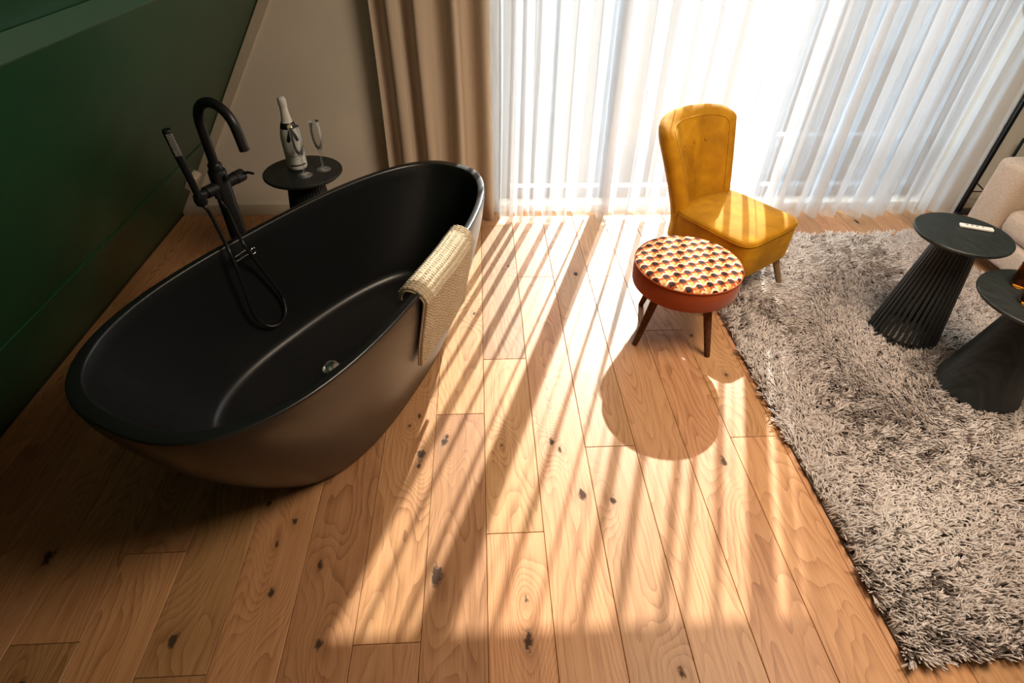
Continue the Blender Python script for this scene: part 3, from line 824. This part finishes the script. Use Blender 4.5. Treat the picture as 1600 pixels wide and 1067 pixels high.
# ------------------------------------------------------------------ curtains
def curtain(name, x0, x1, ztop, ycen, amp, lam, material, rows, seed, per=14, over=0.0, lean=0.0, zbot=0.012, flare=0.25):
    rg = np.random.default_rng(seed)
    # fold list
    xs = []; x = x0
    while x < x1:
        xs.append((x, rg.uniform(*lam), rg.uniform(*amp), rg.uniform(-0.012, 0.012), rg.uniform(-1, 1))); x += xs[-1][1]
    tot = x - x0; sc = (x1 - x0) / tot
    cols = []
    for (xa, l, a, dy, sk) in xs:
        for k in range(per):
            t = k / per
            th = 2 * math.pi * t
            cols.append((x0 + (xa - x0 + l * t) * sc, th, a, dy, sk, l * sc))
    V = []
    for (xx, th, a, dy, sk, l) in cols:
        for j in range(rows):
            q = j / (rows - 1); z = zbot + (ztop - zbot) * q
            g = 1.0 + flare * (1 - q) ** 2
            yy = ycen + dy * (1 - q) + a * g * (math.sin(th) + 0.22 * math.sin(2 * th + sk * 2) + 0.10 * math.sin(3 * th + sk * 4 + 2 * q))
            dx = -over * l * math.sin(2 * th) + 0.006 * math.sin(6 * q + sk * 3 + xx * 9) + sk * 0.010 * (1 - q)
            hem = 0.003 * math.sin(th * 2 + sk) if j == 0 else 0
            V.append((xx + dx, yy, z + hem))
    return V, grid_faces(len(cols), rows)
sh_c = thing('sheer_curtain', 'long white translucent sheer curtain drawn across the sunlit window', 'curtain', (1.4, 2.955, 0))
v, f = curtain('sheer', 0.045, 2.84, 2.30, 2.962, (0.020, 0.050), (0.06, 0.150), M['sheer'], 26, 5, 20, 0.15)
o = obj('voile', [(a - 1.4, b - 2.955, c) for a, b, c in v], f, M['sheer'], sh_c)
dc = thing('beige_curtain', 'heavy beige curtain hanging in soft folds beside the white wall', 'curtain', (-0.22, 2.965, 0))
v, f = curtain('drape', -0.50, 0.062, 2.30, 2.958, (0.026, 0.044), (0.12, 0.20), M['drape'], 20, 21, 26, 0.05, flare=0.1)
o = obj('drape', [(a + 0.22, b - 2.965, c) for a, b, c in v], f, M['drape'], dc)
sm = o.modifiers.new('thickness', 'SOLIDIFY'); sm.thickness = 0.003
box('curtain_track', -0.58, 2.9, 2.945, 2.975, 2.30, 2.33, M['white'])
structure(bpy.data.objects['curtain_track'], 'white ceiling curtain track'); bpy.data.objects['curtain_track'].name = 'trim_2'

# ------------------------------------------------------------------ mustard cocktail chair
CH = (1.20, 2.335); CTH = R(33.5)
ch = thing('cocktail_chair', 'small mustard velvet cocktail chair with curved winged back', 'chair', (CH[0], CH[1], 0), CTH)
SZ = 0.362                                             # seat top
def seat_outline(w_front, w_back, yf, yb, n=64, pw=5.0, grow=0.0):
    pts = []
    for k in range(n):
        t = 2 * math.pi * k / n; c, s = math.cos(t), math.sin(t)
        u = math.copysign(abs(c) ** (2 / pw), c); v_ = math.copysign(abs(s) ** (2 / pw), s)
        y = (yf + yb) / 2 + (yb - yf) / 2 * v_
        ww = w_front + (w_back - w_front) * (v_ + 1) / 2
        pts.append(((ww + grow) * u, y + grow * v_))
    return pts
rings = []
WF, WB, YF, YB = 0.215, 0.205, -0.235, 0.205
for z, gr in ((0.165, -0.012), (0.17, -0.004), (0.18, 0.0), (0.27, 0.001), (0.335, 0.0)):
    rings.append([(x, y, z) for x, y in seat_outline(WF, WB, YF, YB, 72, 6.5, gr)])
v, f = loft(rings)
auto(obj('seat_frame', v, f, M['velvet'], ch), 50)
rings = []
for z, gr in ((0.333, -0.001), (0.345, 0.0025), (0.353, -0.002), (0.359, -0.014), (0.366, -0.045), (0.3705, -0.09), (0.3725, -0.14), (0.373, -0.19)):
    rings.append([(x, y, z) for x, y in seat_outline(WF, WB, YF, YB, 72, 6.5, gr)])
v, f = loft(rings)
cu_ = obj('seat_cushion', v, f, M['velvet'], ch); auto(cu_, 60)
pp = [(x, y, 0.339) for x, y in seat_outline(WF, WB, YF, YB, 72, 6.5, 0.001)]
vv_, ff_ = sweep(pp + [pp[0]], 0.0036, 8, False)
obj('piping', vv_, ff_, M['velvet'], cu_)
# wing back: a shell curved in plan, flaring upward
def back_pt(s, t, d):
    """s -1..1 across, t 0..1 up, d 0 inner face .. 1 outer face"""
    zt = 0.733 - 0.040 * abs(s) ** 9 - 0.006 * abs(s) ** 2
    z = 0.165 + (zt - 0.165) * t
    hw = 0.186 + 0.084 * max(0, (t - 0.3) / 0.7) ** 1.1
    wing = 0.115 * (abs(s) ** 2.4)
    rec = 0.155 * max(0.0, (z - 0.25) / 0.45) ** 1.15
    y = 0.246 + rec - wing
    x = hw * (s * (1 + 0.0 * t)) * (0.93 + 0.07 * (1 - abs(s)))
    # thickness direction ~ outward in plan
    dydx = -0.115 * 2.4 * abs(s) ** 1.4 * math.copysign(1, s) / hw
    nx, ny = -dydx, 1.0; L = math.hypot(nx, ny); nx, ny = nx / L, ny / L
    edge = min(1.0, (1 - abs(s)) / 0.15); edge = math.sqrt(max(0.0, 1 - (1 - edge) ** 2))
    tedge = min(1.0, (1 - t) / 0.16); tedge = math.sqrt(max(0.0, 1 - (1 - tedge) ** 2))
    th = 0.086 * (0.34 + 0.66 * edge) * (0.22 + 0.78 * tedge)
    puff = 0.010 * (1 - s * s) * math.sin(math.pi * min(max((t - 0.3) / 0.7, 0), 1))
    off = (d - 0.42) * th - (puff if d == 0 else 0)
    return (x + nx * off, y + ny * off, z)
NS, NTT = 49, 33
def sgrid(d): return [back_pt(-1 + 2 * i / (NS - 1), j / (NTT - 1), d) for i in range(NS) for j in range(NTT)]
V = sgrid(0) + sgrid(1); n1 = NS * NTT
F = [(a, d, c, b) for (a, b, c, d) in grid_faces(NS, NTT)] + [(n1 + a, n1 + b, n1 + c, n1 + d) for (a, b, c, d) in grid_faces(NS, NTT)]
for i in range(NS - 1):
    for j in (0, NTT - 1):
        a, b = i * NTT + j, (i + 1) * NTT + j; F.append((a, b, n1 + b, n1 + a))
for j in range(NTT - 1):
    for i in (0, NS - 1):
        a, b = i * NTT + j, i * NTT + j + 1; F.append((a, b, n1 + b, n1 + a))
bm = bmesh.new(); bvs = [bm.verts.new(p) for p in V]
for q in F: bm.faces.new([bvs[i] for i in q])
bk = bm_obj('backrest', bm, M['velvet'], ch, True)
ss = bk.modifiers.new('smooth', 'SUBSURF'); ss.levels = 1; ss.render_levels = 1
# piping where the inner face meets the rolled edge
pth = [back_pt(-0.90, t, 0.0) for t in np.linspace(0.34, 0.90, 16)] + [back_pt(s, 0.935, 0.0) for s in np.linspace(-0.84, 0.84, 26)] + [back_pt(0.90, t, 0.0) for t in np.linspace(0.90, 0.34, 16)]
tube('piping', catmull(pth, 2), 0.0034, M['velvet'], bk, 8)
for s in (-0.36, 0.02, 0.40):
    p = back_pt(s, 0.76, 0.0)
    v, f = lathe([(0.0, 0.004), (0.006, 0.003), (0.0085, 0.0), (0.0085, -0.004)], 20, False, True)
    o = obj('button', v, f, M['velvet'], bk, True, (p[0], p[1] - 0.002, p[2])); o.rotation_euler = (R(76), 0, 0)
for sx in (-1, 1):
    for (yy, out) in ((-0.195, -1), (0.20, 1)):
        top = Vector((sx * 0.165, yy + 0.02 * -out, 0.172)); bot = Vector((sx * 0.192, yy + out * 0.045, 0.0 if not (sx > 0 and out < 0) else 0.012))
        tube('leg', [top, bot], [0.020, 0.0125], M['chairleg'], ch, 18)

# ------------------------------------------------------------------ stool
st = thing('footstool', 'round rust footstool with retro check top and dark splayed legs', 'stool', (0.85, 1.905, 0), 0)
RS = 0.219
lathe_obj('cushion_side', [(0.0, 0.258), (RS - 0.012, 0.258), (RS - 0.003, 0.262), (RS, 0.270), (RS + 0.002, 0.31), (RS, 0.352), (RS - 0.003, 0.357)], M['rust'], st, 80, None, False, True)
lathe_obj('printed_top', [(RS - 0.0005, 0.352), (RS - 0.001, 0.357), (RS - 0.006, 0.3625), (RS - 0.02, 0.367), (RS - 0.06, 0.372), (0.08, 0.375), (0.0, 0.3755)], M['print'], st, 80, None, False, False, 70)
vv_, ff_ = sweep([((RS + 0.0005) * math.cos(a), (RS + 0.0005) * math.sin(a), 0.3545) for a in np.linspace(0, 2 * math.pi, 73)], 0.003, 8, False)
obj('piping', vv_, ff_, M['rust'], st)
for a in (27, 117, 207, 300):
    a = R(a)
    tube('leg', [(0.135 * math.cos(a), 0.135 * math.sin(a), 0.262), (0.214 * math.cos(a), 0.214 * math.sin(a), 0.0)], [0.0195, 0.012], M['darkleg'], st, 20)

# ------------------------------------------------------------------ sofa (its arm and corner show at the right)
SX = 2.62
so = thing('sofa', 'beige woven fabric sofa with low arm at the right edge', 'sofa', (SX, 1.7, 0))
box('arm', 0.0, 0.44, 0.705, 0.895, 0.07, 0.525, M['sofa'], so, 0.035, 4)
box('arm', 0.0, 0.44, -0.895, -0.705, 0.07, 0.525, M['sofa'], so, 0.035, 4)
box('seat_base', 0.0, 0.50, -0.70, 0.70, 0.07, 0.20, M['sofa'], so, 0.02, 3)
for ya, yb in ((0.005, 0.698), (-0.698, -0.005)):
    box('seat_cushion', 0.012, 0.36, ya, yb, 0.203, 0.335, M['sofa'], so, 0.045, 4)
box('backrest', 0.30, 0.44, -0.70, 0.70, 0.21, 0.50, M['sofa'], so, 0.04, 4)
for xx in (0.05, 0.44):
    for yy in (-0.82, 0.82):
        tube('leg', [(xx, yy, 0.08), (xx, yy, 0.0)], [0.02, 0.015], M['black'], so, 14)

# black metal stand behind the sofa
rk = thing('metal_stand', 'thin black metal stand in the corner beside the curtain', 'stand', (2.955, 2.985, 0))
box('upright', -0.011, 0.011, -0.011, 0.011, 0.0, 0.735, M['black'], rk, 0.002)
box('upright', 0.130, 0.142, -0.010, 0.004, 0.0, 0.46, M['black'], rk, 0.002)
tube('brace', [(0.0, 0.0, 0.20), (0.136, -0.003, 0.11)], 0.0035, M['black'], rk, 8)
tube('brace', [(0.0, 0.0, 0.135), (0.136, -0.003, 0.135)], 0.0035, M['black'], rk, 8)
box('foot_plate', -0.03, 0.16, -0.04, 0.03, 0.0, 0.008, M['black'], rk, 0.002)

# wall socket on the green slope
sk = thing('wall_socket', 'small ivory surface socket on the green slope beside the filler', 'socket')
u = Vector((SL, 0, 1)).normalized(); n = Vector((1, 0, -SL)).normalized(); yv = Vector((0, 1, 0))
base = slope_pt(0.292 * LEN, 0) + Vector((0, 2.90, 0))
sk.matrix_world = Matrix((( yv.x, u.x, n.x, base.x), (yv.y, u.y, n.y, base.y), (yv.z, u.z, n.z, base.z), (0, 0, 0, 1)))
box('housing', -0.042, 0.042, -0.042, 0.042, 0.0, 0.042, M['socket'], sk, 0.005, 2)
lathe_obj('outlet', [(0.021, 0.0425), (0.021, 0.044), (0.019, 0.044), (0.017, 0.0425), (0.0, 0.0425)], M['whitetrim'], sk, 28, None, False, False)
for xx in (-0.0095, 0.0095):
    lathe_obj('pin_hole', [(0.0025, 0.0426), (0.0025, 0.0430), (0.0, 0.0430)], M['ink'], sk, 12, (xx, 0, 0.0005), False, False)

# ------------------------------------------------------------------ shag rug
RX0, RX1, RY0, RY1 = 1.105, 2.585, 0.495, 2.70
rug = thing('shag_rug', 'deep taupe shag rug under the side tables', 'rug', ((RX0 + RX1) / 2, (RY0 + RY1) / 2, 0))
cxr, cyr = (RX0 + RX1) / 2, (RY0 + RY1) / 2
box('backing', RX0 - cxr, RX1 - cxr, RY0 - cyr, RY1 - cyr, 0.001, 0.008, M['rugback'], rug, 0.002)
def make_pile_mesh(N):
    x = rng.uniform(RX0, RX1, N); y = rng.uniform(RY0, RY1, N)
    # clumped lie of the pile
    def fld(x, y, k, s):
        r2 = np.random.default_rng(s); out = np.zeros_like(x)
        for _ in range(10):
            a = r2.uniform(0, 2 * np.pi); fq = r2.uniform(0.5, 1.6) * k; ph = r2.uniform(0, 6.28)
            out += np.sin((x * np.cos(a) + y * np.sin(a)) * fq + ph)
        return out / 3.2
    cell = 0.022
    gx = np.floor(x / cell + 0.35 * fld(x, y, 60, 1)); gy = np.floor(y / cell + 0.35 * fld(x, y, 60, 2))
    hsh = np.sin(gx * 127.1 + gy * 311.7) * 43758.5453; hsh = hsh - np.floor(hsh)
    hs2 = np.sin(gx * 269.5 + gy * 183.3) * 43758.5453; hs2 = hs2 - np.floor(hs2)
    ang = fld(x, y, 7, 3) * 1.8 + (hsh - 0.5) * 3.4 + rng.normal(0, 0.35, N) - 1.2
    ln = 0.040 * (0.75 + 0.45 * hs2) * rng.uniform(0.8, 1.2, N)
    lean = np.clip(0.62 + 0.30 * (hs2 - 0.5) + 0.18 * fld(x, y, 9, 4) + rng.normal(0, 0.10, N), 0.15, 0.93)
    dirx, diry = np.cos(ang), np.sin(ang)
    px, py = -diry, dirx
    wv = rng.normal(0, 0.20, N)
    segs = [0.0, 0.4, 0.75, 1.0]; wid = [0.0024, 0.0032, 0.0031, 0.0016]
    V = np.zeros((N, 4, 3, 3), np.float32)
    zt = np.zeros(N)
    for i, (s, w_) in enumerate(zip(segs, wid)):
        hor = lean * ln * s ** 1.25
        zz = 0.006 + ln * np.sqrt(np.maximum(1 - lean ** 2, 0.02)) * (s - 0.30 * lean * s * s)
        cx = x + dirx * hor + px * wv * ln * s * s; cy = y + diry * hor + py * wv * ln * s * s
        for k in range(3):
            a = 2 * math.pi * k / 3 + 0.6
            V[:, i, k, 0] = cx + px * w_ * math.cos(a) - cxr
            V[:, i, k, 1] = cy + py * w_ * math.cos(a) - cyr
            V[:, i, k, 2] = zz + w_ * math.sin(a)
    # clear the feet of the tables and the chair leg only where the pile would pierce nothing: pile simply presses down there
    V = V.reshape(-1, 3)
    base = (np.arange(N) * 12)[:, None]
    q = []
    for i in range(3):
        for k in range(3):
            k2 = (k + 1) % 3
            q.append([i * 3 + k, i * 3 + k2, (i + 1) * 3 + k2, (i + 1) * 3 + k])
    q = np.array(q).reshape(1, -1)
    idx = (base + q).astype(np.int32).ravel()
    me = bpy.data.meshes.new('pile')
    nf = N * 9
    me.vertices.add(len(V)); me.vertices.foreach_set('co', V.ravel())
    me.loops.add(nf * 4); me.loops.foreach_set('vertex_index', idx)
    me.polygons.add(nf); me.polygons.foreach_set('loop_start', np.arange(nf, dtype=np.int32) * 4)
    me.polygons.foreach_set('use_smooth', np.ones(nf, bool))
    at = me.attributes.new('yarn', 'FLOAT', 'POINT')
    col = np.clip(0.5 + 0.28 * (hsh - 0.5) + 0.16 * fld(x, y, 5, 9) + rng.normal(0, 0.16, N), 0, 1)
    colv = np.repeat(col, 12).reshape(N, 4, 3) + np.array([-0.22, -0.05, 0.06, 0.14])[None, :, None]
    at.data.foreach_set('value', np.clip(colv, 0, 1).astype(np.float32).ravel())
    me.update(calc_edges=True); me.validate()
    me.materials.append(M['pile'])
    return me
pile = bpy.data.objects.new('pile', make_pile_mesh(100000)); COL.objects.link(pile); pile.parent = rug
pile['kind'] = 'stuff'; pile['label'] = 'long taupe and grey shag yarn'

# ------------------------------------------------------------------ unseen ceiling lamp above the frame, added as warm fill
LX, LY = 1.45, 1.1
cl = thing('fill_lamp', 'added round ceiling lamp with opal diffuser, for warm fill light', 'lamp', (LX, LY, ZC))
lathe_obj('housing', [(0.0, -0.001), (0.62, -0.001), (0.62, -0.05), (0.60, -0.055)], M['white'], cl, 56, None, False, False)
lathe_obj('diffuser', [(0.60, -0.052), (0.40, -0.058), (0.0, -0.060)], M['fill_diffuser'], cl, 56, None, False, False)
ll = bpy.data.lights.new('fill_light', 'AREA'); ll.shape = 'DISK'; ll.size = 1.15; ll.energy = 20; ll.color = (1.0, 0.84, 0.66)
lo = bpy.data.objects.new('fill_light', ll); COL.objects.link(lo); lo.location = (LX, LY, ZC - 0.064)
